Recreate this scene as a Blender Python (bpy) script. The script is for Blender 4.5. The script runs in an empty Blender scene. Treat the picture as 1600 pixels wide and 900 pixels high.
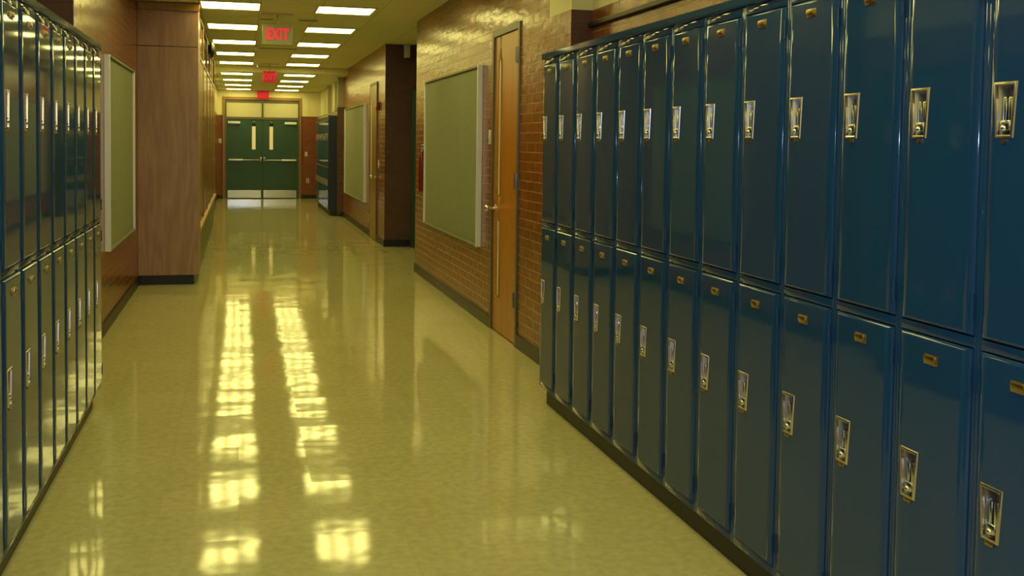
import bpy, bmesh, math
from mathutils import Vector, Matrix
SC = bpy.context.scene
COL = SC.collection
PI = math.pi

# ------------------------------------------------------------------ camera
F_PX, YAW, PITCH, ROLL = 1644.8, 0.2540, 0.0483, 0.0136
EYE = Vector((0.0, 0.0, 1.48))
_f = Vector((math.sin(YAW)*math.cos(PITCH), math.cos(YAW)*math.cos(PITCH), -math.sin(PITCH)))
_r = Vector((math.cos(YAW), -math.sin(YAW), 0.0))
_u = _r.cross(_f)
c_, s_ = math.cos(ROLL), math.sin(ROLL)
R_ = c_*_r + s_*_u
U_ = -s_*_r + c_*_u
cam_data = bpy.data.cameras.new('camera')
cam = bpy.data.objects.new('camera', cam_data)
COL.objects.link(cam)
cam_data.sensor_width = 36.0
cam_data.lens = F_PX/1600*36
cam_data.shift_y = (303.9-450)/1600
cam_data.clip_start = 0.02
m = Matrix((R_, U_, -_f)).transposed().to_4x4()
m.translation = EYE
cam.matrix_world = m
SC.camera = cam

# ------------------------------------------------------------------ world, exposure, lights
SC.view_settings.view_transform = 'Standard'
SC.view_settings.look = 'None'
SC.view_settings.exposure = 0.0
SC.view_settings.gamma = 1.0
SC.view_settings.use_curve_mapping = False
w = bpy.data.worlds.new('world'); SC.world = w
w.use_nodes = True
w.node_tree.nodes['Background'].inputs[0].default_value = (0.9, 0.8, 0.45, 1)
w.node_tree.nodes['Background'].inputs[1].default_value = 0.02
LAMP_COLOR = (1.0, 0.88, 0.25)
LAMP_STRENGTH = 10.2
FLASH_W = 58.0
try:
    SC.cycles.use_denoising = True
    SC.cycles.max_bounces = 8
    SC.cycles.glossy_bounces = 5
    SC.cycles.sample_clamp_indirect = 4.0
except Exception:
    pass
fl = bpy.data.lights.new('camera_flash', 'POINT')
fl.energy = FLASH_W
fl.color = (0.55, 0.74, 1.15)
fl.shadow_soft_size = 0.02
flo = bpy.data.objects.new('camera_flash', fl)
flo.location = (0.03, 0.05, 1.53)
COL.objects.link(flo)

# ------------------------------------------------------------------ materials
def newmat(name):
    mt = bpy.data.materials.new(name); mt.use_nodes = True
    nt = mt.node_tree
    return mt, nt, nt.nodes['Principled BSDF']

def mat(name, col, rough=0.5, metal=0.0, spec=0.5, emit=None, es=0.0, bump=None, var=None, coat=0.0):
    """bump=(scale, distance, (sx,sy,sz)); var=(scale, col2, amount)"""
    mt, nt, b = newmat(name)
    b.inputs['Base Color'].default_value = (*col, 1)
    b.inputs['Roughness'].default_value = rough
    b.inputs['Metallic'].default_value = metal
    b.inputs['Specular IOR Level'].default_value = spec
    if coat:
        b.inputs['Coat Weight'].default_value = coat
        b.inputs['Coat Roughness'].default_value = 0.06
    if emit:
        b.inputs['Emission Color'].default_value = (*emit, 1)
        b.inputs['Emission Strength'].default_value = es
    tc = nt.nodes.new('ShaderNodeNewGeometry')
    if var:
        n = nt.nodes.new('ShaderNodeTexNoise'); n.inputs['Scale'].default_value = var[0]
        n.inputs['Detail'].default_value = 4
        nt.links.new(tc.outputs['Position'], n.inputs['Vector'])
        mx = nt.nodes.new('ShaderNodeMix'); mx.data_type = 'RGBA'
        mx.inputs[6].default_value = (*col, 1); mx.inputs[7].default_value = (*var[1], 1)
        rp = nt.nodes.new('ShaderNodeMapRange')
        rp.inputs[1].default_value = .35; rp.inputs[2].default_value = .65; rp.inputs[4].default_value = var[2]
        nt.links.new(n.outputs[0], rp.inputs[0]); nt.links.new(rp.outputs[0], mx.inputs[0])
        nt.links.new(mx.outputs[2], b.inputs['Base Color'])
    if bump:
        n = nt.nodes.new('ShaderNodeTexNoise'); n.inputs['Scale'].default_value = bump[0]
        n.inputs['Detail'].default_value = 1.0
        mp = nt.nodes.new('ShaderNodeMapping'); mp.inputs['Scale'].default_value = bump[2]
        nt.links.new(tc.outputs['Position'], mp.inputs[0]); nt.links.new(mp.outputs[0], n.inputs['Vector'])
        bp = nt.nodes.new('ShaderNodeBump'); bp.inputs['Strength'].default_value = 1.0
        bp.inputs['Distance'].default_value = bump[1]
        nt.links.new(n.outputs[0], bp.inputs['Height']); nt.links.new(bp.outputs[0], b.inputs['Normal'])
    return mt

def brick_mat(name, axis, c1, c2, mortar, rough=0.3, bumpd=0.006):
    mt, nt, b = newmat(name)
    g = nt.nodes.new('ShaderNodeNewGeometry')
    sx = nt.nodes.new('ShaderNodeSeparateXYZ'); nt.links.new(g.outputs['Position'], sx.inputs[0])
    cx = nt.nodes.new('ShaderNodeCombineXYZ')
    nt.links.new(sx.outputs[axis], cx.inputs[0]); nt.links.new(sx.outputs[2], cx.inputs[1])
    br = nt.nodes.new('ShaderNodeTexBrick')
    br.inputs['Scale'].default_value = 1.0
    br.inputs['Brick Width'].default_value = 0.2032
    br.inputs['Row Height'].default_value = 0.0677
    br.inputs['Mortar Size'].default_value = 0.0045
    br.inputs['Mortar Smooth'].default_value = 0.3
    br.inputs['Color1'].default_value = (*c1, 1); br.inputs['Color2'].default_value = (*c2, 1)
    br.inputs['Mortar'].default_value = (*mortar, 1)
    nt.links.new(cx.outputs[0], br.inputs['Vector'])
    nz = nt.nodes.new('ShaderNodeTexNoise'); nz.inputs['Scale'].default_value = 9.0; nz.inputs['Detail'].default_value = 3
    nt.links.new(g.outputs['Position'], nz.inputs['Vector'])
    mx = nt.nodes.new('ShaderNodeMix'); mx.data_type = 'RGBA'; mx.blend_type = 'MULTIPLY'
    mx.inputs[0].default_value = 0.5
    nt.links.new(br.outputs['Color'], mx.inputs[6]); nt.links.new(nz.outputs[0], mx.inputs[7])
    nt.links.new(mx.outputs[2], b.inputs['Base Color'])
    b.inputs['Roughness'].default_value = rough
    # height: mortar low, faces gently uneven, each brick tilted a little by a coarse noise
    inv = nt.nodes.new('ShaderNodeMath'); inv.operation = 'MULTIPLY_ADD'
    inv.inputs[1].default_value = -1.0; inv.inputs[2].default_value = 1.0
    nt.links.new(br.outputs['Fac'], inv.inputs[0])
    b1 = nt.nodes.new('ShaderNodeBump'); b1.inputs['Distance'].default_value = bumpd; b1.inputs['Strength'].default_value = 0.8
    nt.links.new(inv.outputs[0], b1.inputs['Height'])
    n2 = nt.nodes.new('ShaderNodeTexNoise'); n2.inputs['Scale'].default_value = 14.0; n2.inputs['Detail'].default_value = 2
    mp2 = nt.nodes.new('ShaderNodeMapping'); mp2.inputs['Scale'].default_value = (.45, .45, 1.1)
    nt.links.new(g.outputs['Position'], mp2.inputs[0]); nt.links.new(mp2.outputs[0], n2.inputs['Vector'])
    b2 = nt.nodes.new('ShaderNodeBump'); b2.inputs['Distance'].default_value = 0.0038; b2.inputs['Strength'].default_value = 0.8
    nt.links.new(n2.outputs[0], b2.inputs['Height']); nt.links.new(b1.outputs[0], b2.inputs['Normal'])
    nt.links.new(b2.outputs[0], b.inputs['Normal'])
    return mt

def floor_mat():
    mt, nt, b = newmat('waxed_floor_tile')
    g = nt.nodes.new('ShaderNodeNewGeometry')
    br = nt.nodes.new('ShaderNodeTexBrick'); br.offset = 0.0
    for k, v in (('Scale', 1.0), ('Brick Width', .3048), ('Row Height', .3048), ('Mortar Size', .0008), ('Mortar Smooth', .5)):
        br.inputs[k].default_value = v
    br.inputs['Color1'].default_value = (.48, .445, .225, 1); br.inputs['Color2'].default_value = (.51, .47, .245, 1)
    br.inputs['Mortar'].default_value = (.41, .37, .18, 1)
    nt.links.new(g.outputs['Position'], br.inputs['Vector'])
    nz = nt.nodes.new('ShaderNodeTexNoise'); nz.inputs['Scale'].default_value = 26.0; nz.inputs['Detail'].default_value = 6
    nt.links.new(g.outputs['Position'], nz.inputs['Vector'])
    mr = nt.nodes.new('ShaderNodeMapRange'); mr.inputs[1].default_value = .3; mr.inputs[2].default_value = .7
    mr.inputs[3].default_value = .88; mr.inputs[4].default_value = 1.08
    nt.links.new(nz.outputs[0], mr.inputs[0])
    mx = nt.nodes.new('ShaderNodeMix'); mx.data_type = 'RGBA'; mx.blend_type = 'MULTIPLY'; mx.inputs[0].default_value = 1
    nt.links.new(br.outputs['Color'], mx.inputs[6]); nt.links.new(mr.outputs[0], mx.inputs[7])
    nt.links.new(mx.outputs[2], b.inputs['Base Color'])
    b.inputs['Roughness'].default_value = 0.07
    b.inputs['Specular IOR Level'].default_value = 0.23
    # wax film: slow swells plus a slightly different lie of every tile
    n1 = nt.nodes.new('ShaderNodeTexNoise'); n1.inputs['Scale'].default_value = 3.2; n1.inputs['Detail'].default_value = 2.0
    n1.inputs['Roughness'].default_value = 0.45
    nt.links.new(g.outputs['Position'], n1.inputs['Vector'])
    b1 = nt.nodes.new('ShaderNodeBump'); b1.inputs['Distance'].default_value = 0.0017; b1.inputs['Strength'].default_value = 1
    nt.links.new(n1.outputs[0], b1.inputs['Height'])
    # per tile tilt: random vector from the tile's cell
    dv = nt.nodes.new('ShaderNodeVectorMath'); dv.operation = 'DIVIDE'; dv.inputs[1].default_value = (.3048,)*3
    fv = nt.nodes.new('ShaderNodeVectorMath'); fv.operation = 'FLOOR'
    wn = nt.nodes.new('ShaderNodeTexWhiteNoise'); wn.noise_dimensions = '2D'
    nt.links.new(g.outputs['Position'], dv.inputs[0]); nt.links.new(dv.outputs[0], fv.inputs[0]); nt.links.new(fv.outputs[0], wn.inputs[0])
    sb = nt.nodes.new('ShaderNodeVectorMath'); sb.operation = 'SUBTRACT'; sb.inputs[1].default_value = (.5, .5, .5)
    ml = nt.nodes.new('ShaderNodeVectorMath'); ml.operation = 'MULTIPLY'; ml.inputs[1].default_value = (.005, .009, 0)
    ad = nt.nodes.new('ShaderNodeVectorMath'); ad.operation = 'ADD'
    nm = nt.nodes.new('ShaderNodeVectorMath'); nm.operation = 'NORMALIZE'
    nt.links.new(wn.outputs['Color'], sb.inputs[0]); nt.links.new(sb.outputs[0], ml.inputs[0])
    nt.links.new(b1.outputs[0], ad.inputs[0]); nt.links.new(ml.outputs[0], ad.inputs[1]); nt.links.new(ad.outputs[0], nm.inputs[0])
    nt.links.new(nm.outputs[0], b.inputs['Normal'])
    return mt

def wood_mat(name, c1, c2, rough=0.3, scale=(7, 7, .7), bands=5.0):
    mt, nt, b = newmat(name)
    g = nt.nodes.new('ShaderNodeNewGeometry')
    mp = nt.nodes.new('ShaderNodeMapping'); mp.inputs['Scale'].default_value = scale
    nt.links.new(g.outputs['Position'], mp.inputs[0])
    n = nt.nodes.new('ShaderNodeTexNoise'); n.inputs['Scale'].default_value = 1.0; n.inputs['Detail'].default_value = 2
    nt.links.new(mp.outputs[0], n.inputs['Vector'])
    mu = nt.nodes.new('ShaderNodeMath'); mu.operation = 'MULTIPLY'; mu.inputs[1].default_value = bands
    fr = nt.nodes.new('ShaderNodeMath'); fr.operation = 'PINGPONG'; fr.inputs[1].default_value = .5
    nt.links.new(n.outputs[0], mu.inputs[0]); nt.links.new(mu.outputs[0], fr.inputs[0])
    n2 = nt.nodes.new('ShaderNodeTexNoise'); n2.inputs['Scale'].default_value = 12; n2.inputs['Detail'].default_value = 4
    nt.links.new(mp.outputs[0], n2.inputs['Vector'])
    ad = nt.nodes.new('ShaderNodeMath'); ad.operation = 'ADD'
    nt.links.new(fr.outputs[0], ad.inputs[0]); nt.links.new(n2.outputs[0], ad.inputs[1])
    mx = nt.nodes.new('ShaderNodeMix'); mx.data_type = 'RGBA'
    mx.inputs[6].default_value = (*c1, 1); mx.inputs[7].default_value = (*c2, 1)
    nt.links.new(ad.outputs[0], mx.inputs[0]); nt.links.new(mx.outputs[2], b.inputs['Base Color'])
    b.inputs['Roughness'].default_value = rough
    return mt

def ceiling_mat():
    mt, nt, b = newmat('ceiling_tile')
    g = nt.nodes.new('ShaderNodeNewGeometry')
    ad = nt.nodes.new('ShaderNodeVectorMath'); ad.operation = 'ADD'; ad.inputs[1].default_value = (.39+.0095, -10.9+61*.2, 0)
    nt.links.new(g.outputs['Position'], ad.inputs[0])
    br = nt.nodes.new('ShaderNodeTexBrick'); br.offset = 0.0
    for k, v in (('Scale', 1.0), ('Brick Width', .61), ('Row Height', .61), ('Mortar Size', .006), ('Mortar Smooth', .2)):
        br.inputs[k].default_value = v
    br.inputs['Color1'].default_value = (.82, .85, .54, 1); br.inputs['Color2'].default_value = (.79, .82, .51, 1)
    br.inputs['Mortar'].default_value = (.60, .60, .36, 1)
    nt.links.new(ad.outputs[0], br.inputs['Vector'])
    nt.links.new(br.outputs['Color'], b.inputs['Base Color'])
    b.inputs['Roughness'].default_value = 0.8
    b.inputs['Specular IOR Level'].default_value = 0.2
    return mt

M = {}
M['floor'] = floor_mat()
M['ceiling'] = ceiling_mat()
M['brick_y'] = brick_mat('glazed_orange_brick', 1, (.29, .085, .009), (.24, .066, .008), (.38, .21, .075), 0.21)
M['brick_x'] = brick_mat('red_brick_far_wall', 0, (.30, .085, .022), (.26, .07, .02), (.26, .1, .04), 0.35)
M['shade_toned_x'] = brick_mat('shade_toned_brick', 0, (.13, .062, .048), (.11, .05, .04), (.13, .07, .05), 0.5)  # same brick; the shaded tone of camera-facing faces is put into its colour
M['cream'] = mat('cream_paint', (.72, .66, .42), .55)
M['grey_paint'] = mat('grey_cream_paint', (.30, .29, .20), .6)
M['black_base'] = mat('black_vinyl_base', (.010, .010, .012), .35)
M['locker'] = mat('blue_locker_enamel', (.011, .052, .148), .055, bump=(2.6, .0006, (1, 1, .55)))
M['locker_in'] = mat('dark_locker_body', (.004, .018, .028), .5)
M['plinth'] = mat('black_locker_plinth', (.008, .008, .009), .45)
M['brass'] = mat('aged_brass', (.42, .30, .12), .32, 1.0)
M['steel'] = mat('bright_steel', (.72, .74, .76), .16, 1.0)
M['rim_steel'] = mat('worn_steel_rim', (.66, .60, .50), .27, 1.0)
M['cup_steel'] = mat('dull_steel_cup', (.33, .33, .32), .28, 1.0)
M['alu'] = mat('aluminium', (.80, .82, .95), .35, .2)
M['tack'] = mat('green_grey_tack_fabric', (.235, .255, .17), .75, var=(30, (.20, .22, .15), 1))
M['oak'] = wood_mat('orange_varnished_oak', (.52, .21, .014), (.40, .15, .010), .28, (5, 5, .5))
M['veneer'] = wood_mat('brown_plain_sliced_veneer', (.47, .30, .26), (.31, .18, .15), .38, (3.2, 3.2, .42), 9)
M['goldwood'] = wood_mat('golden_brown_wood', (.34, .19, .04), (.27, .14, .03), .3, (6, 6, .5))
M['brownwood'] = wood_mat('brown_case_wood', (.30, .145, .032), (.22, .10, .024), .25, (6, 6, .5))
M['ledge'] = wood_mat('pale_ledge_wood', (.60, .36, .12), (.50, .29, .09), .3, (6, 6, .5))
M['navy'] = mat('navy_end_panel_enamel', (.006, .016, .040), .3)
M['metal_frame'] = mat('grey_brown_metal_frame', (.10, .095, .07), .35)
M['green_door'] = mat('dark_green_door_paint', (.022, .075, .052), .3)
M['green_panel'] = mat('grey_green_enamel', (.085, .11, .06), .3)
M['dark_metal'] = mat('dark_bronze_metal', (.02, .018, .014), .4, .4)
M['glass'] = mat('dark_glass', (.03, .032, .022), .04, spec=.8)
M['slot_glass'] = mat('lit_tone_glass_slot', (.78, .72, .46), .3)  # light and reflection on the glass put into a pale opaque colour
M['lit_glass'] = mat('lit_vision_glass', (.45, .38, .12), .15, emit=(1.0, .78, .22), es=.42)
M['transom'] = mat('pale_transom_panel', (.50, .46, .26), .3, emit=(1, .85, .35), es=.06)
M['red'] = mat('dark_red_enamel', (.16, .008, .008), .3)
M['sign_red'] = mat('glowing_red_sign_face', (.5, .01, .01), .4, emit=(1.0, .03, .04), es=.2)
M['white'] = mat('off_white_plastic', (.62, .60, .50), .4)
M['sign_body'] = mat('translucent_sign_body', (.20, .20, .12), .3)
M['exit_red'] = mat('glowing_red_letters', (.5, .01, .01), .4, emit=(1.0, .06, .08), es=.36)
M['fixture'] = mat('white_fixture_frame', (.6, .58, .42), .5)
M['diffuser'] = mat('lit_prismatic_diffuser', (.8, .8, .7), .4, emit=LAMP_COLOR, es=LAMP_STRENGTH)

# ------------------------------------------------------------------ mesh helpers
class MB:
    def __init__(s): s.bm = bmesh.new(); s.mats = []
    def mi(s, k):
        if k is None: return 0
        if k not in s.mats: s.mats.append(k)
        return s.mats.index(k)
    def box(s, x0, x1, y0, y1, z0, z1, m=None, bev=0.0, seg=2):
        t = bmesh.new()
        r = bmesh.ops.create_cube(t, size=1.0)
        bmesh.ops.scale(t, vec=(x1-x0, y1-y0, z1-z0), verts=t.verts)
        bmesh.ops.translate(t, vec=((x0+x1)/2, (y0+y1)/2, (z0+z1)/2), verts=t.verts)
        if bev > 0:
            bmesh.ops.bevel(t, geom=list(t.edges), offset=min(bev, .49*min(abs(x1-x0), abs(y1-y0), abs(z1-z0))), segments=seg, profile=.5, affect='EDGES')
        s.merge(t, m); return s
    def cyl(s, p0, p1, r, m=None, n=16, r2=None):
        t = bmesh.new(); p0 = Vector(p0); p1 = Vector(p1); d = p1-p0
        bmesh.ops.create_cone(t, cap_ends=True, segments=n, radius1=r, radius2=r if r2 is None else r2, depth=d.length)
        q = Vector((0, 0, 1)).rotation_difference(d.normalized())
        bmesh.ops.rotate(t, cent=(0, 0, 0), matrix=q.to_matrix(), verts=t.verts)
        bmesh.ops.translate(t, vec=(p0+p1)/2, verts=t.verts)
        s.merge(t, m); return s
    def ball(s, c, r, m=None, sc=(1, 1, 1), n=14):
        t = bmesh.new(); bmesh.ops.create_uvsphere(t, u_segments=n, v_segments=n//2+2, radius=r)
        bmesh.ops.scale(t, vec=sc, verts=t.verts); bmesh.ops.translate(t, vec=c, verts=t.verts)
        s.merge(t, m); return s
    def rings(s, rings, m=None, close=True, cap=False):
        """loft closed loops of equal length"""
        i = s.mi(m); L = [[s.bm.verts.new(p) for p in r] for r in rings]
        n = len(L[0])
        for a, b in zip(L, L[1:]):
            for k in range(n):
                f = s.bm.faces.new((a[k], a[(k+1) % n], b[(k+1) % n], b[k])); f.material_index = i
        if cap:
            f = s.bm.faces.new(L[-1]); f.material_index = i
        return L
    def merge(s, t, m):
        i = s.mi(m); mp = {}
        for v in t.verts: mp[v] = s.bm.verts.new(v.co)
        for f in t.faces:
            g = s.bm.faces.new([mp[v] for v in f.verts]); g.material_index = i
        t.free()
    def build(s, name, mats=None, parent=None, smooth=True, flat=.02):
        bmesh.ops.recalc_face_normals(s.bm, faces=s.bm.faces)
        me = bpy.data.meshes.new(name); s.bm.to_mesh(me); s.bm.free()
        ks = s.mats if mats is None else ([mats] if isinstance(mats, str) else mats)
        for k in ks: me.materials.append(M[k])
        if smooth:
            try:
                me.set_sharp_from_angle(angle=math.radians(35))
                for p in me.polygons: p.use_smooth = p.area < flat
            except Exception: pass
        o = bpy.data.objects.new(name, me); COL.objects.link(o)
        if parent: o.parent = parent
        return o

def tag(o, label=None, cat=None, group=None, kind=None):
    if label: o['label'] = label
    if cat: o['category'] = cat
    if group: o['group'] = group
    if kind: o['kind'] = kind
    return o
def empty(name, loc, rz=0.0):
    o = bpy.data.objects.new(name, None); o.empty_display_size = .1
    o.location = loc; o.rotation_euler = (0, 0, rz); COL.objects.link(o); return o
def copy_tree(o, parent=None):
    c = o.copy(); COL.objects.link(c)
    if parent: c.parent = parent
    for ch in list(o.children): copy_tree(ch, c)
    return c
def struct(name, mb, mats, label, cat, parent=None, smooth=True):
    o = mb.build(name, mats, parent, smooth)
    if parent is None: tag(o, label, cat, kind='structure')
    return o
def bx(*a, **k): return MB().box(*a, **k)

# ------------------------------------------------------------------ setting
ZC, ZF, YS = 2.85, 2.735, 20.05         # near ceiling, lower far ceiling, the step between them
YB, YE = -3.6, 27.4                      # back and end of the corridor
XR, XL = 1.955, -0.985
struct('floor', bx(-1.6, 2.7, YB-.1, YE+.1, -.12, 0), 'floor', 'polished tan tile floor running the length of the corridor', 'floor', smooth=False)
cm = MB().box(-1.6, 2.7, YB-.1, YS, ZC, ZC+.1).box(-1.6, 2.7, YS, YE+.1, ZF, ZC+.1)
struct('ceiling', cm, 'ceiling', 'tiled corridor ceiling stepping lower towards the far doors', 'ceiling', smooth=False)

# right side: locker alcove, brick wall with door, recess, second brick wall
rm = MB()
rm.box(2.09, 2.2, YB, 6.157, 0, 2.30, 'brick_y')
rm.box(2.09, 2.2, YB, 6.157, 2.30, ZC, 'cream')
struct('wall_right', rm, None, 'brick wall with cream top behind the right-hand lockers', 'wall', smooth=False)
rm = MB()
rm.box(XR, 2.2, 6.157, 6.63, 0, 2.30, 'brick_y')
rm.box(XR+.002, 2.2, 6.157, 6.63, 2.30, ZC, 'cream')
rm.box(XR, 2.2, 6.63, 7.33, 0, ZC, 'brick_y')
rm.box(XR, 2.2, 7.33, 8.17, 2.36, ZC, 'brick_y')
rm.box(XR, 2.2, 8.17, 11.93, 0, ZC, 'brick_y')
rm.box(XR-.0, 2.2, 6.153, 6.157, 0, 2.30, 'shade_toned_x')
rm.box(XR+.002, 2.2, 6.1535, 6.157, 2.30, ZC, 'cream')
struct('wall_right', rm, None, 'orange brick wall around the narrow wooden door', 'wall', smooth=False)
rm = MB()
rm.box(2.40, 2.5, 11.93, 14.80, 0, ZC, 'shade_toned_x')
rm.box(2.2, 2.5, 11.83, 11.93, 0, ZC, 'shade_toned_x')
struct('wall_right', rm, None, 'brick back of the doorway recess on the right, shade in its colour', 'wall', smooth=False)
rm = MB()
rm.box(1.985, 2.5, 14.804, 20.9, 0, ZC, 'brick_y')
rm.box(1.985, 2.5, 14.80, 14.804, 0, ZC, 'shade_toned_x')
struct('wall_right', rm, None, 'orange brick wall beyond the doorway recess', 'wall', smooth=False)
rm = MB()
rm.box(1.87, 2.2, 20.9, 21.02, 0, 2.15, 'shade_toned_x')
rm.box(1.875, 2.2, 20.9, 21.02, 2.15, ZC, 'grey_paint')
struct('wall_right', rm, None, 'brick pier coloured as in shade, with grey painted top, beside the far lockers', 'wall', smooth=False)
rm = MB()
rm.box(2.02, 2.2, 21.02, YE, 0, 2.12, 'brick_y')
rm.box(2.02, 2.2, 21.02, YE, 2.12, ZF, 'cream')
for y in (22.4, 24.2): rm.box(1.94, 2.02, y, y+.35, 2.12, ZF, 'cream')
struct('wall_right', rm, None, 'cream upper wall with shallow piers above the far lockers', 'wall', smooth=False)
# left side
lm = MB()
lm.box(-1.3, -1.2, YB, 6.98, 0, 2.30, 'brick_y'); lm.box(-1.3, -1.2, YB, 6.98, 2.30, ZC, 'cream')
struct('wall_left', lm, None, 'brick wall with cream top behind the left-hand lockers', 'wall', smooth=False)
lm = MB()
lm.box(-1.3, XL, 6.984, 11.75, 0, ZC, 'brick_y'); lm.box(-1.3, XL, 6.98, 6.984, 0, ZC, 'shade_toned_x')
struct('wall_left', lm, None, 'orange brick wall holding the left tack board', 'wall', smooth=False)
lm = MB()
lm.box(-.9, -.80, 11.75, 19.22, 0, ZC, 'brick_y')
lm.box(-.9, -.53, 19.22, YE, 0, 2.12, 'brick_y'); lm.box(-.9, -.53, 19.22, YE, 2.12, ZC, 'cream')
struct('wall_left', lm, None, 'far left wall beyond the wooden showcase', 'wall', smooth=False)
# far wall with opening for the double doors
DX0, DX1, DZ = -.40, 1.536, 2.56
fm = MB()
fm.box(-1.0, DX0, YE, YE+.15, 0, 2.10, 'brick_x'); fm.box(DX1, 2.2, YE, YE+.15, 0, 2.10, 'brick_x')
fm.box(-1.0, DX0, YE, YE+.15, 2.10, ZF, 'cream'); fm.box(DX1, 2.2, YE, YE+.15, 2.10, ZF, 'cream')
fm.box(DX0, DX1, YE, YE+.15, DZ, ZF, 'cream')
struct('wall_far', fm, None, 'far end wall of red brick below cream paint', 'wall', smooth=False)
struct('wall_back', bx(-1.6, 2.7, YB-.1, YB, 0, ZC), 'cream', 'plain wall closing the corridor behind the viewpoint', 'wall', smooth=False)

# vinyl bases
def base(name, x0, x1, y0, y1, label, z=.10):
    struct(name, bx(x0, x1, y0, y1, 0, z, bev=.004), 'black_base', label, 'baseboard')
base('baseboard_right', XR-.012, XR, 6.16, 7.33, 'black base strip between right lockers and wooden door')
base('baseboard_right', XR-.012, XR, 8.17, 11.94, 'black base strip under the large right tack board')
base('baseboard_right', 1.975, 2.385, 14.78, 14.80, 'black base strip across the shade-coloured brick pier end')
base('baseboard_right', 1.973, 1.985, 14.79, 15.62, 'black base strip before the far right door')
base('baseboard_right', 1.973, 1.985, 16.45, 20.9, 'black base strip under the far right tack board')
base('baseboard_right', 1.86, 2.0, 20.885, 20.9, 'black base strip on the pier by the far lockers')
base('baseboard_left', XL, XL+.012, 6.98, 11.14, 'black base strip along the left brick wall')
base('baseboard_far', -.53, DX0, YE-.012, YE, 'black base strip left of the far double doors')
base('baseboard_far', DX1, 2.0, YE-.012, YE, 'black base strip right of the far double doors')
base('baseboard_left', -.53, -.518, 19.25, YE-.012, 'black base strip on the far left wall')

# crown strip and a dark strip standing in for a shadow groove
struct('trim_1', bx(XL+.001, -.385, 11.12, 11.15, 2.765, 2.845, bev=.006), 'goldwood', 'golden strip along the top of the wood-veneered pillar', 'trim')
struct('trim_2', bx(2.06, 2.09, YB, 6.15, 2.195, 2.222, bev=.004), 'dark_metal', 'dark strip for the shadow groove along the brick above the right lockers', 'trim')

# ------------------------------------------------------------------ lockers
LD = 0.425      # depth
def rect(x, y0, y1, z0, z1): return [(x, y0, z0), (x, y1, z0), (x, y1, z1), (x, y0, z1)]
def make_locker(W):
    """front at x=0 facing -x, y along the row, hinge side at y=0"""
    root = empty('locker', (0, 0, 0))
    fr = MB()
    st = .013
    fr.box(.009, LD, 0, st, .10, 1.955, 'locker', bev=.003); fr.box(.009, LD, W-st, W, .10, 1.955, 'locker', bev=.003)
    fr.box(.009, LD, st-.002, W-st+.002, .10, .128, 'locker', bev=.002)
    fr.box(.009, LD, st-.002, W-st+.002, 1.016, 1.041, 'locker', bev=.002)
    fr.box(.009, LD, st-.002, W-st+.002, 1.925, 1.955, 'locker', bev=.002)
    fr.box(LD-.01, LD, st, W-st, .12, 1.93, 'locker_in')
    fr.build('frame', None, root)
    g = .003
    for (z0, z1, hz) in ((.131, 1.013, .652), (1.045, 1.922, 1.570)):
        y0, y1 = st+g, W-st-g
        hy = W-.077                           # handle centre
        d = MB()
        hw, hb, ht = .030, .060, .060
        hole = [(0, hy-.022, hz-.056), (0, hy+.022, hz-.056), (0, hy+.030, hz+.056), (0, hy-.030, hz+.056)]
        prof = ((.018, 0), (.0085, 0), (.006, .0015), (.004, .005), (.0018, .012), (-.0003, .020), (-.001, .026))
        rs = [rect(x, y0+i, y1-i, z0+i*.35, z1-i*.35) for x, i in prof]
        # slight dish line around the face, then the hole
        d.rings(rs + [[(-.001, a[1], a[2]) for a in hole]])
        d.rings([[(-.001, a[1], a[2]) for a in hole], [(.02, a[1], a[2]) for a in hole]])
        d.rings([rs[0], [(.02, a[1], a[2]) for a in hole]])
        do = d.build('door', 'locker', root, flat=.011)
        # recessed handle: tapered rim and cup
        h = MB()
        def tr(x, e, dz=0):
            return [(x, hy-.024-e, hz-.059-e), (x, hy+.024+e, hz-.059-e), (x, hy+.033+e, hz+.060+e), (x, hy-.033-e, hz+.060+e)]
        h.rings([tr(-.0005, .004), tr(-.0045, .0025), tr(-.006, -.001), tr(-.0045, -.0035), tr(.002, -.0045)], 'rim_steel')
        h.rings([tr(.002, -.0045), tr(.014, -.010), tr(.026, -.014)], 'cup_steel', cap=True)
        if z0 > 1: h.cyl((-.007, hy-.001, hz-.070), (.0, hy-.001, hz-.070), .006, 'brass', 10)
        else: h.box(-.006, .0, hy-.014, hy+.014, hz-.074, hz-.062, 'brass', bev=.003)
        h.build('recessed_handle', None, do)
        l = MB()
        up = 1 if z0 > 1 else -1
        l.box(.001, .020, hy-.0155, hy-.006, hz-.040, hz+.030, bev=.003)
        l.box(.003, .022, hy+.004, hy+.0135, hz-.040, hz+.030, bev=.003)
        l.box(-.004, .010, hy-.015, hy+.014, hz-.046, hz-.022, bev=.005)
        l.ball((-.001, hy+.002, hz-.040), .008)
        l.build('latch_lever', 'steel', do)
        n = MB(); nz = .960 if z0 < 1 else 1.882
        n.box(-.004, 0, W/2-.026, W/2+.026, nz-.013, nz+.013, bev=.0015)
        n.box(-.010, -.002, W/2-.021, W/2+.021, nz-.006, nz+.011, bev=.003)
        n.build('number_plate', 'brass', do)
        for zz in (z0+.07, z1-.07):
            k = MB().cyl((.001, .0135, zz-.030), (.001, .0135, zz+.030), .0045, None, 10)
            k.build('hinge', 'locker', do)
    return root

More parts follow.
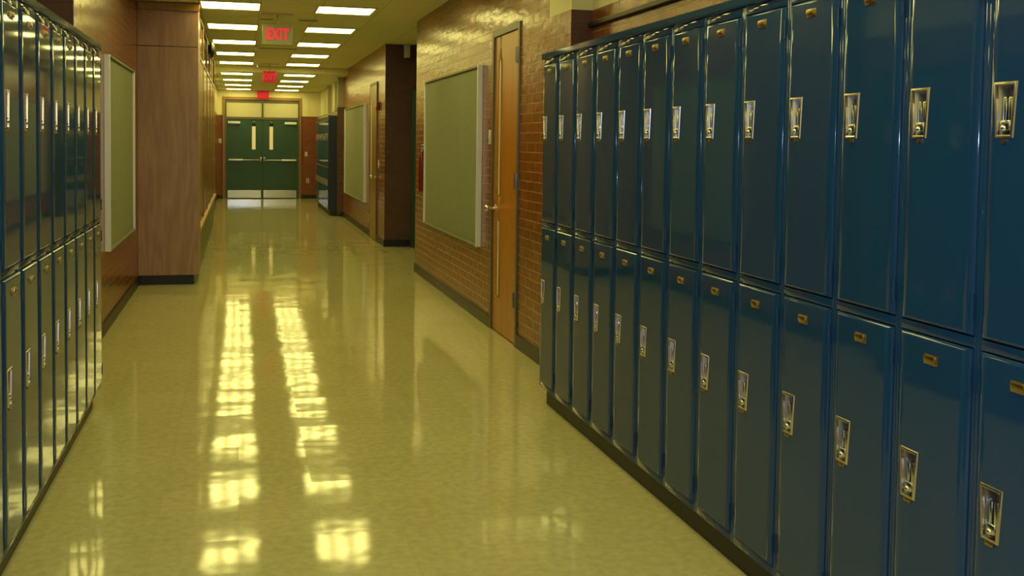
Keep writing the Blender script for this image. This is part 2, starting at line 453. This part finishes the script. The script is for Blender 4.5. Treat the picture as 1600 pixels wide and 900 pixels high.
ORD = ['first', 'second', 'third', 'fourth', 'fifth', 'sixth', 'seventh', 'eighth', 'ninth', 'tenth', 'eleventh', 'twelfth', 'thirteenth', 'fourteenth', 'fifteenth', 'sixteenth', 'seventeenth']
WR = .3048
lr = make_locker(WR)
NR = 15
for i in range(NR):
    o = lr if i == 0 else copy_tree(lr)
    o.location = (1.658, 5.741-WR*(i+1), 0)
    tag(o, 'glossy blue two-door locker, %s from the far end of the right-hand row' % ORD[i], 'locker', 'two-door lockers along the right wall')
Y_RN = 5.741-WR*NR
WL = .3145
ll = make_locker(WL)
NL = 12
for i in range(NL):
    o = ll if i == 0 else copy_tree(ll)
    o.location = (-.735, 6.185-WL*i, 0); o.rotation_euler = (0, 0, PI)
    tag(o, 'shiny dark blue locker, %s from the far end of the left-hand row' % ORD[i], 'locker', 'two-door lockers along the left wall')
Y_LN = 6.185-WL*NL
for i in range(11):
    o = copy_tree(lr)
    o.location = (1.703, 21.06+WR*i, 0)
    if i == 0:
        ep = bx(.006, LD-.09, -.014, -.001, .10, 1.96, bev=.003).build('end_panel', 'navy', o)
        ep['label'] = 'dark navy end panel'
    tag(o, 'small distant locker beside the far doors, %s behind the shade-coloured brick pier' % ORD[i], 'locker', 'distant lockers beyond the brown brick pier')
def cap(x0, x1, y0, y1, sgn, label):
    a = MB()
    fx = x0 if sgn > 0 else x1
    bk = x1 if sgn > 0 else x0
    pr = [(fx+.002*sgn, 1.955), (fx-.004*sgn, 1.957), (fx-.006*sgn, 1.962), (fx-.0055*sgn, 1.986), (fx-.004*sgn, 1.988), (bk, 1.988), (bk, 1.955)]
    a.rings([[(p[0], y0, p[1]) for p in pr], [(p[0], y1, p[1]) for p in pr]], None)
    fa = a.bm.verts[:]
    n = len(pr); a.bm.faces.new(fa[:n]); a.bm.faces.new(fa[n:])
    tag(a.build('locker_cap_trim', 'locker'), label, 'locker trim')
cap(1.658, 1.658+LD, Y_RN, 5.741, 1, 'continuous blue metal cap along the top of the right-hand lockers')
cap(-.735-LD, -.735, Y_LN, 6.185, -1, 'continuous blue metal cap along the top of the left-hand lockers')
cap(1.703, 1.703+.3, 21.06, 21.06+11*WR, 1, 'metal cap on top of the distant lockers')
def plinth(x0, x1, y0, y1, label):
    tag(bx(x0, x1, y0, y1, 0, .10, bev=.003).build('locker_plinth', 'plinth'), label, 'locker base')
plinth(1.700, 2.08, Y_RN, 5.70, 'recessed black plinth under the right-hand lockers')
plinth(-1.15, -.775, Y_LN, 6.10, 'recessed black plinth under the left-hand lockers')
plinth(1.745, 2.0, 21.08, 21.06+11*WR, 'recessed black plinth under the distant lockers')

# ------------------------------------------------------------------ tack boards
def board(name, x, sgn, y0, y1, z0, z1, label, seams):
    """sgn=-1: faces -x (right wall)"""
    root = empty(name, (x, (y0+y1)/2, z0)); tag(root, label, 'tack board')
    inv = -Vector(root.location)
    def P(mb):
        for v in mb.bm.verts: v.co += inv
        return mb
    t = .045*sgn
    xs = sorted((x, x+t)); xi = sorted((x, x+.026*sgn))
    ys = [y0+.02] + seams + [y1-.02]
    for a, b in zip(ys, ys[1:]):
        P(MB().box(xi[0], xi[1], a+.0015, b-.0015, z0+.018, z1-.018, bev=.003)).build('fabric_panel', 'tack', root)
    P(MB().box(xs[0], xs[1], y0, y0+.022, z0, z1, bev=.003)).build('frame_strip', 'alu', root)
    P(MB().box(xs[0], xs[1], y1-.022, y1, z0, z1, bev=.003)).build('frame_strip', 'alu', root)
    P(MB().box(xs[0], xs[1], y0+.02, y1-.02, z0, z0+.018, bev=.003)).build('frame_strip', 'tack', root)
    P(MB().box(xs[0], xs[1], y0+.02, y1-.02, z1-.018, z1, bev=.003)).build('frame_strip', 'tack', root)
board('tack_board', XR, -1, 8.54, 11.14, .615, 2.125, 'large grey-green tack board on brick beside the narrow wooden door', [9.4, 10.27])
board('tack_board', XL, 1, 8.46, 10.42, .62, 2.11, 'grey-green tack board on the left wall before the wood pillar', [9.44])
board('tack_board', 1.985, -1, 17.02, 20.25, .50, 2.09, 'distant grey-green tack board on the far right brick wall', [18.1, 19.2])

# ------------------------------------------------------------------ wooden door, right wall
d1 = MB()
d1.box(XR-.012, 2.06, 7.33, 7.378, 0, 2.36, bev=.003); d1.box(XR-.012, 2.06, 8.122, 8.17, 0, 2.36, bev=.003)
d1.box(XR-.012, 2.06, 7.378, 8.122, 2.31, 2.36, bev=.003)
door1 = empty('door_1', (XR, 7.75, 0)); tag(door1, 'narrow orange wooden door with two glass slots in the right wall', 'door', kind='structure')
def at(mb, root):
    iv = -Vector(root.location)
    for v in mb.bm.verts: v.co += iv
    return mb
at(d1, door1).build('door_frame', 'metal_frame', door1)
x0, x1 = XR+.002, XR+.046
lf = MB()
sy0, sy1 = 7.905, 7.985
lf.box(x0, x1, 7.381, sy0, .012, 2.307); lf.box(x0, x1, sy1, 8.119, .012, 2.307)
lf.box(x0, x1, sy0, sy1, .012, .29); lf.box(x0, x1, sy0, sy1, .89, 1.08); lf.box(x0, x1, sy0, sy1, 2.13, 2.307)
at(lf, door1).build('door_leaf', 'oak', door1)
for z0, z1 in ((.29, .89), (1.08, 2.13)):
    at(MB().box(XR+.003, XR+.020, sy0, sy1, z0, z1), door1).build('glass_slot', 'slot_glass', door1)
    b = MB()
    b.box(XR-.004, XR+.006, sy0-.008, sy0+.004, z0-.008, z1+.008, bev=.002); b.box(XR-.004, XR+.006, sy1-.004, sy1+.008, z0-.008, z1+.008, bev=.002)
    b.box(XR-.004, XR+.006, sy0, sy1, z0-.008, z0+.004, bev=.002); b.box(XR-.004, XR+.006, sy0, sy1, z1-.004, z1+.008, bev=.002)
    at(b, door1).build('glazing_bead', 'goldwood', door1)
k = MB().cyl((XR-.006, 8.07, .97), (XR+.004, 8.07, .97), .030, None, 20).cyl((XR-.05, 8.07, .97), (XR, 8.07, .97), .011, None, 12).ball((XR-.062, 8.07, .97), .027, sc=(.85, 1, 1))
at(k, door1).build('door_knob', 'steel', door1)
for z in (.34, 1.21, 2.12):
    h = MB().cyl((XR-.018, 7.379, z-.057), (XR-.018, 7.379, z+.057), .009, None, 12).box(XR-.015, XR+.002, 7.36, 7.40, z-.055, z+.055, bev=.002)
    at(h, door1).build('hinge', 'cup_steel', door1)

# recess: green metal door seen edge on, emergency light
door2 = empty('door_2', (2.40, 13.3, 0)); tag(door2, 'dark green metal door inside the recess on the right', 'door', kind='structure')
g = MB().box(2.352, 2.40, 12.3, 12.36, 0, 2.2, bev=.003).box(2.352, 2.40, 14.66, 14.77, 0, 2.2, bev=.003).box(2.352, 2.40, 12.36, 14.66, 2.14, 2.2, bev=.003)
at(g, door2).build('door_frame', 'green_door', door2)
for y0, y1 in ((12.362, 13.508), (13.512, 14.658)):
    at(MB().box(2.362, 2.395, y0, y1, .01, 2.138, bev=.002), door2).build('door_leaf', 'green_door', door2)
e = empty('emergency_light', (2.28, 14.78, 2.66)); tag(e, 'small off-white emergency light high on the shade-coloured brick pier end', 'light')
MB().box(-.04, .04, -.07, .018, 0, .19, bev=.008).build('housing', 'white', e)
MB().cyl((0, -.05, -.03), (0, -.05, .0), .022, None, 14).cyl((0, -.05, -.035), (0, -.05, -.03), .03, None, 14).build('lamp_head', 'dark_metal', e)

# far right door
door3 = empty('door_3', (1.985, 16.0, 0)); tag(door3, 'golden wooden door between shade-coloured pier and far tack board', 'door', kind='structure')
g = MB().box(1.967, 1.985, 15.62, 15.66, 0, 2.37, bev=.003).box(1.967, 1.985, 16.41, 16.45, 0, 2.37, bev=.003).box(1.967, 1.985, 15.66, 16.41, 2.33, 2.37, bev=.003)
at(g, door3).build('door_frame', 'metal_frame', door3)
at(MB().box(1.970, 1.984, 15.662, 16.408, .01, 2.328, bev=.002), door3).build('door_leaf', 'goldwood', door3)
at(MB().box(1.966, 1.971, 16.2, 16.28, .95, 2.1, bev=.002), door3).build('glass_slot', 'slot_glass', door3)
at(MB().cyl((1.92, 15.74, .955), (1.97, 15.74, .955), .012, None, 10).ball((1.915, 15.74, .955), .028), door3).build('door_knob', 'steel', door3)

# ------------------------------------------------------------------ far double doors
dd = empty('door_4', ((DX0+DX1)/2, YE, 0)); tag(dd, 'dark green double doors with transom closing the far end', 'door', kind='structure')
iX0, iX1 = -.305, 1.452; mX = (iX0+iX1)/2
t = MB()
t.box(DX0, DX0+.055, YE-.03, YE+.12, 0, DZ, bev=.004); t.box(DX1-.045, DX1, YE-.03, YE+.12, 0, DZ, bev=.004); t.box(DX0+.055, DX1-.045, YE-.03, YE+.12, DZ-.07, DZ, bev=.004)
at(t, dd).build('outer_frame', 'goldwood', dd)
t = MB()
t.box(DX0+.055, iX0, YE, YE+.1, 0, DZ-.07, bev=.003); t.box(iX1, DX1-.045, YE, YE+.1, 0, DZ-.07, bev=.003)
t.box(iX0, iX1, YE, YE+.1, 2.43, DZ-.07, bev=.003); t.box(iX0, iX1, YE-.004, YE+.1, 1.995, 2.06, bev=.003)
t.box(mX-.022, mX+.022, YE, YE+.1, 2.06, 2.43, bev=.003)
at(t, dd).build('door_frame', 'metal_frame', dd)
for a, b in ((iX0, mX-.022), (mX+.022, iX1)):
    at(MB().box(a, b, YE+.03, YE+.05, 2.06, 2.43), dd).build('transom_panel', 'transom', dd)
for sd in (-1, 1):
    a, b = (iX0+.003, mX-.003) if sd < 0 else (mX+.003, iX1-.003)
    wc = mX+sd*.215
    lf = MB()
    lf.box(a, wc-.045, YE+.01, YE+.055, .012, 1.99); lf.box(wc+.045, b, YE+.01, YE+.055, .012, 1.99)
    lf.box(wc-.045, wc+.045, YE+.01, YE+.055, .012, 1.245); lf.box(wc-.045, wc+.045, YE+.01, YE+.055, 1.83, 1.99)
    leaf = at(lf, dd).build('door_leaf', 'green_door', dd)
    def sub(mb, n, mt): at(mb, dd).build(n, mt, leaf)
    sub(MB().box(wc-.045, wc+.045, YE+.025, YE+.035, 1.245, 1.83), 'vision_glass', 'lit_glass')
    ko = (a+.02, b-.03)
    sub(MB().box(ko[0], ko[1], YE+.004, YE+.012, .02, .215, bev=.002), 'kick_plate', 'steel')
    ends = (a+.04, b-.04)
    out = (ends[0], ends[0]+.36) if sd < 0 else (ends[1]-.36, ends[1])
    inn = (ends[0]+.36, ends[1]) if sd < 0 else (ends[0], ends[1]-.36)
    sub(MB().box(out[0], out[1], YE-.055, YE+.012, .955, 1.0, bev=.008), 'panic_bar_case', 'alu')
    pb = MB().cyl((inn[0], YE-.045, .975), (inn[1], YE-.045, .975), .014, None, 12)
    e1 = inn[1] if sd < 0 else inn[0]
    pb.box(e1-.035, e1+.035, YE-.06, YE+.012, .94, 1.05, bev=.008)
    sub(pb, 'panic_bar', 'cup_steel')
    cx0 = a+.03 if sd < 0 else b-.33
    cl = MB().box(cx0, cx0+.30, YE-.045, YE+.012, 1.885, 1.945, bev=.008)
    sub(cl, 'door_closer', 'alu')
# plates on the far wall
def plate(name, loc, rz, label, cat, tall=.115, knob=True):
    """front towards local -y"""
    r = empty(name, loc, rz); tag(r, label, cat)
    MB().box(-.036, .036, -.006, 0, -tall/2, tall/2, bev=.002).build('cover_plate', 'white', r)
    if knob: MB().box(-.006, .006, -.016, -.005, -.012, .012, bev=.002).build('toggle', 'white', r)
    else: MB().box(-.016, .016, -.009, -.005, .010, .040, bev=.003).box(-.016, .016, -.009, -.005, -.040, -.010, bev=.003).build('socket', 'dark_metal', r)
plate('light_switch', (1.66, YE, 1.14), 0, 'light switch on red brick right of the far doors', 'switch')
plate('power_outlet', (1.70, YE, .46), 0, 'power outlet low on red brick right of the far doors', 'outlet', knob=False)
plate('light_switch', (-.46, YE, 1.45), 0, 'light switch on brick left of the far doors', 'switch')
plate('light_switch', (XR, 8.25, 1.53), -PI/2, 'light switch between wooden door and large tack board', 'switch')
plate('light_switch', (1.985, 15.46, 1.15), -PI/2, 'bright switch beside the far golden door', 'switch')
plate('power_outlet', (1.985, 16.64, .27), -PI/2, 'low outlet between golden door and far tack board', 'outlet', knob=False)
r = empty('fire_alarm', (1.985, 15.44, 2.0)); tag(r, 'small red fire alarm box above the far golden door switch', 'alarm')
MB().box(-.05, 0, -.06, .06, -.06, .06, bev=.01).build('alarm_body', 'red', r)
MB().box(-.058, -.048, -.03, .03, -.015, .015, bev=.004).build('pull_bar', 'white', r)

# fire extinguisher beyond the right tack board
r = empty('fire_extinguisher', (XR-.042, 11.27, .95)); tag(r, 'slim dark red fire extinguisher hanging at the far edge of the large tack board', 'fire extinguisher')
b = MB(); prof = [(.0, 0), (.028, .0), (.034, .02), (.034, .34), (.028, .38), (.018, .41), (.014, .43)]
n = 20
b.rings([[(pr[0]*math.cos(2*PI*i/n)+1e-5*math.cos(2*PI*i/n), pr[0]*math.sin(2*PI*i/n)+1e-5*math.sin(2*PI*i/n), pr[1]) for i in range(n)] for pr in prof], cap=True)
b.build('cylinder_body', 'red', r)
MB().cyl((0, 0, .425), (0, 0, .46), .014, None, 14).box(-.010, .010, -.08, .03, .46, .475, bev=.003).box(-.010, .010, -.08, .03, .495, .507, bev=.003).cyl((0, .0, .455), (0, 0, .50), .012, None, 10).build('valve_handle', 'steel', r)
MB().cyl((0, .01, .45), (0, .044, .40), .005, None, 10).cyl((0, .044, .40), (0, .046, .15), .006, None, 10).cyl((0, .046, .15), (0, .046, .09), .007, None, 10, .011).build('hose', 'dark_metal', r)
MB().box(.030, .042, -.015, .015, .05, .44, bev=.003).build('wall_bracket', 'dark_metal', r)

# ------------------------------------------------------------------ left: veneered pillar, showcase, radiator cabinet, bell
r = empty('wood_pillar', (-.69, 11.45, 0)); tag(r, 'brown wood-veneered pillar standing out from the left wall', 'pillar')
px0, px1 = XL+.001, -.400
at(MB().box(px0, px1, 11.15, 11.748, .10, 2.405, bev=.002), r).build('lower_panel', 'veneer', r)
at(MB().box(px0, px1, 11.15, 11.748, 2.411, ZC-.003, bev=.002), r).build('upper_panel', 'veneer', r)
at(MB().box(px0+.01, px1-.01, 11.158, 11.74, 2.40, 2.416), r).build('seam_strip', 'dark_metal', r)
at(MB().box(px0+.002, px1-.045, 11.19, 11.74, 0, .10, bev=.003), r).build('recessed_base', 'black_base', r)

r = empty('display_case', (-.6, 15.4, 0)); tag(r, 'long wooden showcase with glazed top along the left wall', 'display case')
yA, yZ, xf = 11.752, 19.20, -.425
at(MB().box(-.795, xf, yA, yZ, .54, .62, bev=.004), r).build('bottom_rail', 'brownwood', r)
ys = [yA, 13.3, 14.8, 16.3, 17.8, yZ]
for i, (a, b) in enumerate(zip(ys, ys[1:])):
    pn = at(MB().box(-.795, xf+.004, a+.03, b-.03, .62, 2.36, bev=.006), r).build('wood_panel', 'goldwood' if i == 0 else 'brownwood', r)
    at(MB().box(-.60, xf-.004, a+.03, b-.03, 2.40, 2.80), r).build('transom_glass', 'glass', r)
for y in ys:
    y = min(max(y, yA+.035), yZ-.035)
    at(MB().box(-.795, xf+.012, y-.035, y+.035, .54, ZC-.003, bev=.008), r).build('post', 'goldwood' if y > 19 else 'brownwood', r)
at(MB().box(-.795, xf+.014, yA, yZ, 2.36, 2.40, bev=.006), r).build('header_rail', 'brownwood', r)
at(MB().box(-.795, xf+.014, yA, yZ, 2.80, ZC-.003, bev=.006), r).build('top_rail', 'brownwood', r)
r = empty('radiator_cabinet', (-.6, 15.2, 0)); tag(r, 'low grey-green cabinet with wooden ledge under the showcase', 'cabinet')
at(MB().box(-.795, -.392, yA, yZ, .49, .537, bev=.008), r).build('wood_ledge', 'ledge', r)
b = MB().box(-.79, -.43, yA+.05, yZ-.02, .03, .487, bev=.004)
at(b, r).build('cabinet_body', 'green_panel', r)
for i in range(5):
    a = yA+.1+i*1.46
    at(MB().box(-.434, -.426, a, a+1.40, .07, .44, bev=.003), r).build('front_panel', 'green_panel', r)
at(MB().box(-.78, -.45, yA+.05, yZ-.02, 0, .03), r).build('toe_base', 'black_base', r)
r = empty('alarm_bell', (-.411, 15.0, 2.70)); tag(r, 'dark round bell high on the left showcase under the ceiling', 'bell')
MB().box(0, .03, -.05, .05, -.06, .06, bev=.006).build('back_box', 'dark_metal', r)
MB().cyl((.03, 0, 0), (.05, 0, 0), .11, None, 24).cyl((.05, 0, 0), (.085, 0, 0), .11, None, 24, .06).build('gong', 'dark_metal', r)

# ------------------------------------------------------------------ ceiling: luminaires, vents, sprinklers, exit signs
S2 = .285
def make_light():
    r = empty('ceiling_light', (0, 0, 0))
    f = MB(); o, i_ = .302, S2
    f.box(-o, o, -o, -i_, -.012, .0, bev=.002); f.box(-o, o, i_, o, -.012, .0, bev=.002)
    f.box(-o, -i_, -i_, i_, -.012, .0, bev=.002); f.box(i_, o, -i_, i_, -.012, .0, bev=.002)
    f.build('frame', 'fixture', r)
    MB().box(-S2, S2, -S2, S2, -.008, -.001).build('diffuser', 'diffuser', r)
    return r
lp = make_light()
dm = M['diffuser'].node_tree
_tc = dm.nodes.new('ShaderNodeTexCoord'); _sx = dm.nodes.new('ShaderNodeSeparateXYZ')
_a = dm.nodes.new('ShaderNodeMath'); _a.operation = 'MULTIPLY'; _a.inputs[1].default_value = 2*PI/.19
_b = dm.nodes.new('ShaderNodeMath'); _b.operation = 'COSINE'
_c = dm.nodes.new('ShaderNodeMath'); _c.operation = 'MULTIPLY_ADD'
_c.inputs[1].default_value = LAMP_STRENGTH*.42; _c.inputs[2].default_value = LAMP_STRENGTH*.97
for _p, _q in ((_tc.outputs['Object'], _sx.inputs[0]), (_sx.outputs[0], _a.inputs[0]), (_a.outputs[0], _b.inputs[0]),
               (_b.outputs[0], _c.inputs[0]), (_c.outputs[0], dm.nodes['Principled BSDF'].inputs['Emission Strength'])):
    dm.links.new(_p, _q)
near_y = [11.17 + 2.05*k for k in range(-7, 5)]
far_y = [20.62, 22.75, 24.85, 26.85]
first = True
NAMES = {-7: None}
for row, sx in (('left', -1), ('right', 1)):
    allv = [(y, ZC) for y in near_y] + [(y, ZF) for y in far_y]
    seen = [v for v in allv if v[0] > 10.5]
    for y, z in allv:
        o = lp if first else copy_tree(lp); first = False
        x = (-.085+.0045*(y-11)) if sx < 0 else (1.07+.005*(y-11))
        o.location = (x, y, z)
        if y > 10.5:
            n = [v[0] for v in seen].index(y)
            tag(o, 'square lit ceiling light, %s from the front in the %s row' % (ORD[n], row), 'ceiling light', 'lit square panels in the corridor ceiling')
        else:
            n = [v[0] for v in allv if v[0] < 10.5][::-1].index(y)
            tag(o, 'square ceiling light out of view above, %s nearer than the visible %s row' % (ORD[n], row), 'ceiling light', 'lit square panels in the corridor ceiling')

def vent(x, y, L, label):
    r = empty('ceiling_vent', (x, y, ZC)); tag(r, label, 'vent')
    f = MB().box(-L/2, L/2, -.055, -.045, -.008, 0, bev=.002).box(-L/2, L/2, .045, .055, -.008, 0, bev=.002)
    f.box(-L/2, -L/2+.01, -.045, .045, -.008, 0).box(L/2-.01, L/2, -.045, .045, -.008, 0)
    f.build('frame', 'fixture', r)
    for k in range(3): MB().box(-L/2+.01, L/2-.01, -.030+.03*k-.004, -.030+.03*k+.004, -.006, -.001).build('slat', 'dark_metal', r)
vent(.30, 12.30, .16, 'short dark ceiling vent left above the nearest exit sign')
vent(.76, 12.25, .22, 'short dark ceiling vent right above the nearest exit sign')
vent(.56, 16.15, .55, 'long thin ceiling vent beyond the nearest exit sign')
def sprinkler(x, y, label):
    r = empty('sprinkler', (x, y, ZC)); tag(r, label, 'sprinkler')
    MB().cyl((0, 0, -.008), (0, 0, 0), .04, None, 18).build('escutcheon', 'white', r)
    MB().cyl((0, 0, -.05), (0, 0, -.008), .009, None, 10).cyl((0, 0, -.054), (0, 0, -.05), .02, None, 14).build('sprinkler_head', 'alu', r)
sprinkler(.24, 15.9, 'pale sprinkler head beside the left row of lights')
sprinkler(.32, 19.6, 'pale sprinkler head further along by the left light row')

def text_mesh(body, size, depth):
    c = bpy.data.curves.new('letters', 'FONT'); c.body = body; c.size = size; c.extrude = depth
    c.align_x = 'CENTER'; c.align_y = 'CENTER'; c.offset = .009
    o = bpy.data.objects.new('tmp', c); COL.objects.link(o)
    bpy.context.view_layer.update()
    me = bpy.data.meshes.new_from_object(o.evaluated_get(bpy.context.evaluated_depsgraph_get()))
    bpy.data.objects.remove(o)
    me.materials.clear(); me.materials.append(M['exit_red'])
    return me
EXIT = text_mesh('EXIT', .165, .003)
def exit_sign(x, y, ztop, z_mount, w_, h_, label, body='sign_body', wall=False, sc=1.0):
    r = empty('exit_sign', (x, y, ztop)); tag(r, label, 'exit sign', 'red exit signs under the ceiling')
    MB().box(-w_/2, w_/2, -.03, .03, -h_, 0, bev=.006).build('sign_housing', body, r)
    o = bpy.data.objects.new('exit_letters', EXIT); COL.objects.link(o); o.parent = r
    o.location = (0, -.032, -h_/2); o.rotation_euler = (PI/2, 0, 0); o.scale = (sc*.72, sc, 1)
    if not wall:
        MB().cyl((0, 0, -.002), (0, 0, z_mount-ztop), .008, None, 10).build('stem', 'sign_body', r)
        MB().box(-.17, .17, -.035, .035, z_mount-ztop-.012, z_mount-ztop, bev=.003).build('canopy', 'fixture', r)
exit_sign(.40, 11.75, 2.735, ZC, .32, .225, 'nearest hanging exit sign with red letters between the light rows')
exit_sign(.525, 19.4, 2.715, ZC, .235, .205, 'middle exit sign glowing red, halfway down the corridor', body='sign_red', sc=.9)
exit_sign(.585, YE-.035, 2.72, ZF, .28, .20, 'small red exit sign on the wall over the far double doors', body='sign_red', wall=True, sc=.85)
